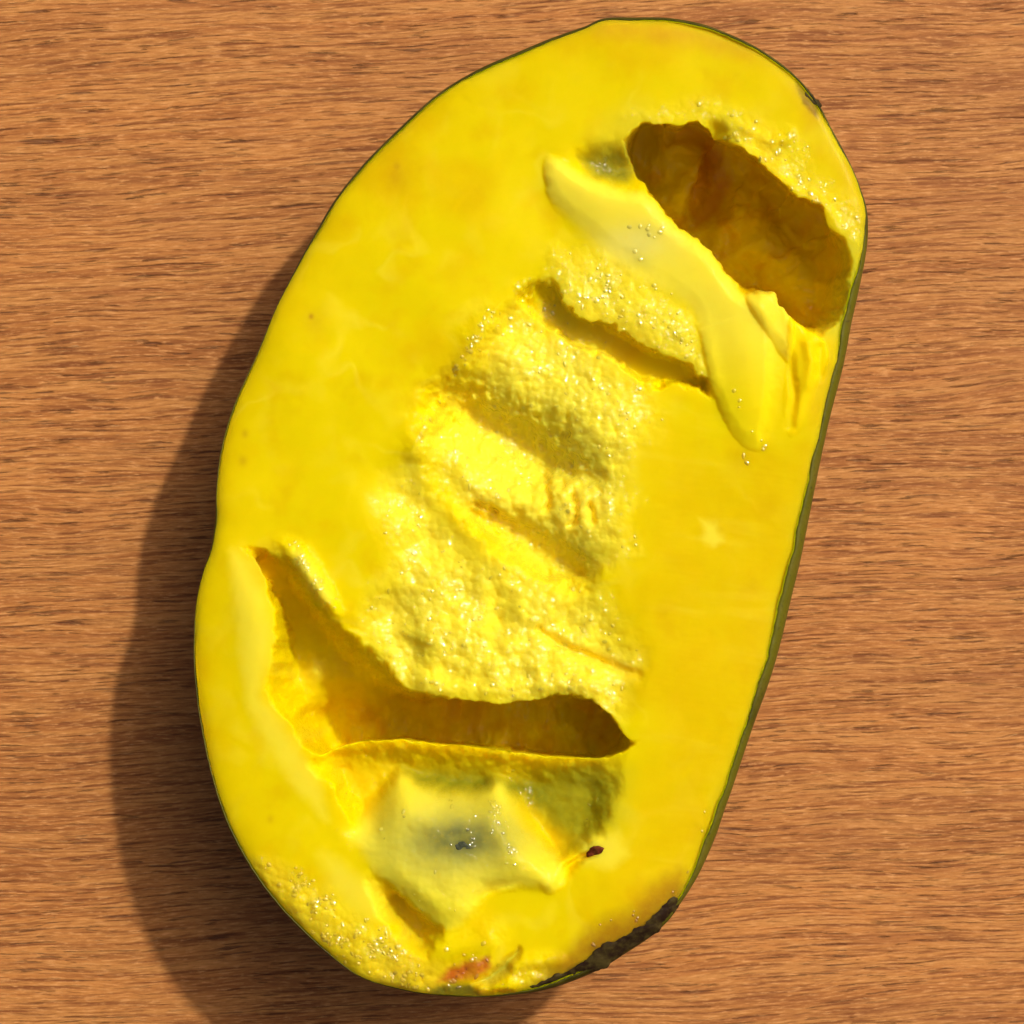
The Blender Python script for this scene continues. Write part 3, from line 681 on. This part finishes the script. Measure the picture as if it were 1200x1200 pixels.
# dried stalk end along the lower right rim
lobe("stalk_scar", [(q[0] - 4, q[1] - 5, q[2]) for q in [(792,1052,7),(795,1066,7),(780,1084,7),(777,1095,7),(762,1103,8),(738,1117,8),(714,1138,8),(700,1142,8),(664,1155,6),(630,1161,6),(624,1156,5),(660,1144,6),(690,1126,7),(704,1114,7),(728,1101,7),(752,1088,7),(768,1072,7)]],
     lambda x, y: 1.5 + 2.5 * fbm(x * 0.5 + y * 0.87, y * 0.5 - x * 0.3, 16, 201, 3), MAT_SCAR, (0.1, 0.1, 0.1), None, 6, 2, 0.7, 0.04, "blackened dried stalk end on the rim", bump=0.7, thick=14)

# ------------------------------------------------------------------ beads of juice on the torn flesh
def bead_material():
    m, nt, bs = new_mat("juice"); T = NT(nt)
    at = T.n("ShaderNodeAttribute", attribute_name="pigment"); T.link(at.outputs[0], bs.inputs['Base Color'])
    bs.inputs['Roughness'].default_value = 0.06; bs.inputs['IOR'].default_value = 1.9
    bs.inputs['Specular IOR Level'].default_value = 0.75; bs.subsurface_method = 'BURLEY'
    bs.inputs['Subsurface Weight'].default_value = 0.0
    return m
def beads():
    rng = np.random.default_rng(7)
    n = 90000
    px = rng.uniform(X0 + 2, X1 - 3, n); py = rng.uniform(Y0 + 2, Y1 - 3, n)
    i = (px - X0).astype(int); j = (py - Y0).astype(int)
    clump = ss(0.0, 0.45, fbm(px, py, 26, 301, 3) + 0.12)
    prob = G[j, i] * clump * 0.09
    prob += EXTRA[j, i] * (0.15 + 0.85 * clump)
    keep = (rng.uniform(0, 1, n) < prob) & (DF[j, i] < -4)
    px, py, i, j = px[keep], py[keep], i[keep], j[keep]
    z = flesh_at(px, py, TOP); gxx = flesh_at(px + 2, py, TOP) - flesh_at(px - 2, py, TOP); gyy = flesh_at(px, py + 2, TOP) - flesh_at(px, py - 2, TOP)
    ok = (np.abs(gxx) + np.abs(gyy) < 9) & (z > -70)
    px, py, i, j, z = px[ok], py[ok], i[ok], j[ok], z[ok]
    m = len(px); r = 1.2 + 1.9 * rng.uniform(0, 1, m) ** 2.0; tx = rng.normal(0, .12, m); ty = rng.normal(0, .12, m)
    el = rng.uniform(0.7, 1.5, m); an = rng.uniform(0, math.pi, m)
    seg, ring = 8, 3; V = []; F = []
    for k in range(ring):
        a = (1 - k / ring) * math.radians(28); w = math.sin(a) / math.sin(math.radians(28)); h = (math.cos(a) - math.cos(math.radians(28))) / math.sin(math.radians(28))
        for q in range(seg):
            b = q / seg * 2 * math.pi; V.append((w * math.cos(b), w * math.sin(b), h))
    V.append((0, 0, math.tan(math.radians(14)))); V = np.array(V)
    for k in range(ring - 1):
        for q in range(seg): F.append((k * seg + q, k * seg + (q + 1) % seg, (k + 1) * seg + (q + 1) % seg, (k + 1) * seg + q))
    for q in range(seg): F.append(((ring - 1) * seg + q, (ring - 1) * seg + (q + 1) % seg, len(V) - 1, len(V) - 1))
    tri = []
    for f in F:
        tri.append((f[0], f[1], f[2]))
        if f[2] != f[3]: tri.append((f[0], f[2], f[3]))
    tri = np.array(tri)
    lx = V[None, :, 0] * (r * el)[:, None]; ly = V[None, :, 1] * (r / el)[:, None]
    ca, sa = np.cos(an)[:, None], np.sin(an)[:, None]
    wx = px[:, None] + lx * ca - ly * sa; wy = py[:, None] + lx * sa + ly * ca
    wz = z[:, None] + 0.35 + V[None, :, 2] * r[:, None] + (gxx[ok] * .2 + tx)[:, None] * (wx - px[:, None]) + (gyy[ok] * .2 + ty)[:, None] * (wy - py[:, None])
    v = world_xyz(wx.ravel(), wy.ravel(), wz.ravel())
    f = (tri[None] + (np.arange(m) * len(V))[:, None, None]).reshape(-1, 3)
    f = f[:, ::-1]                                   # y runs down on the drawing
    col = np.repeat(TCOL[j, i], len(V), 0)
    o = make_mesh("juice_beads", v, f, bead_material(), fruit, col)
    o["kind"] = "stuff"; o["label"] = "fine wet beads of juice on the torn flesh"
beads()
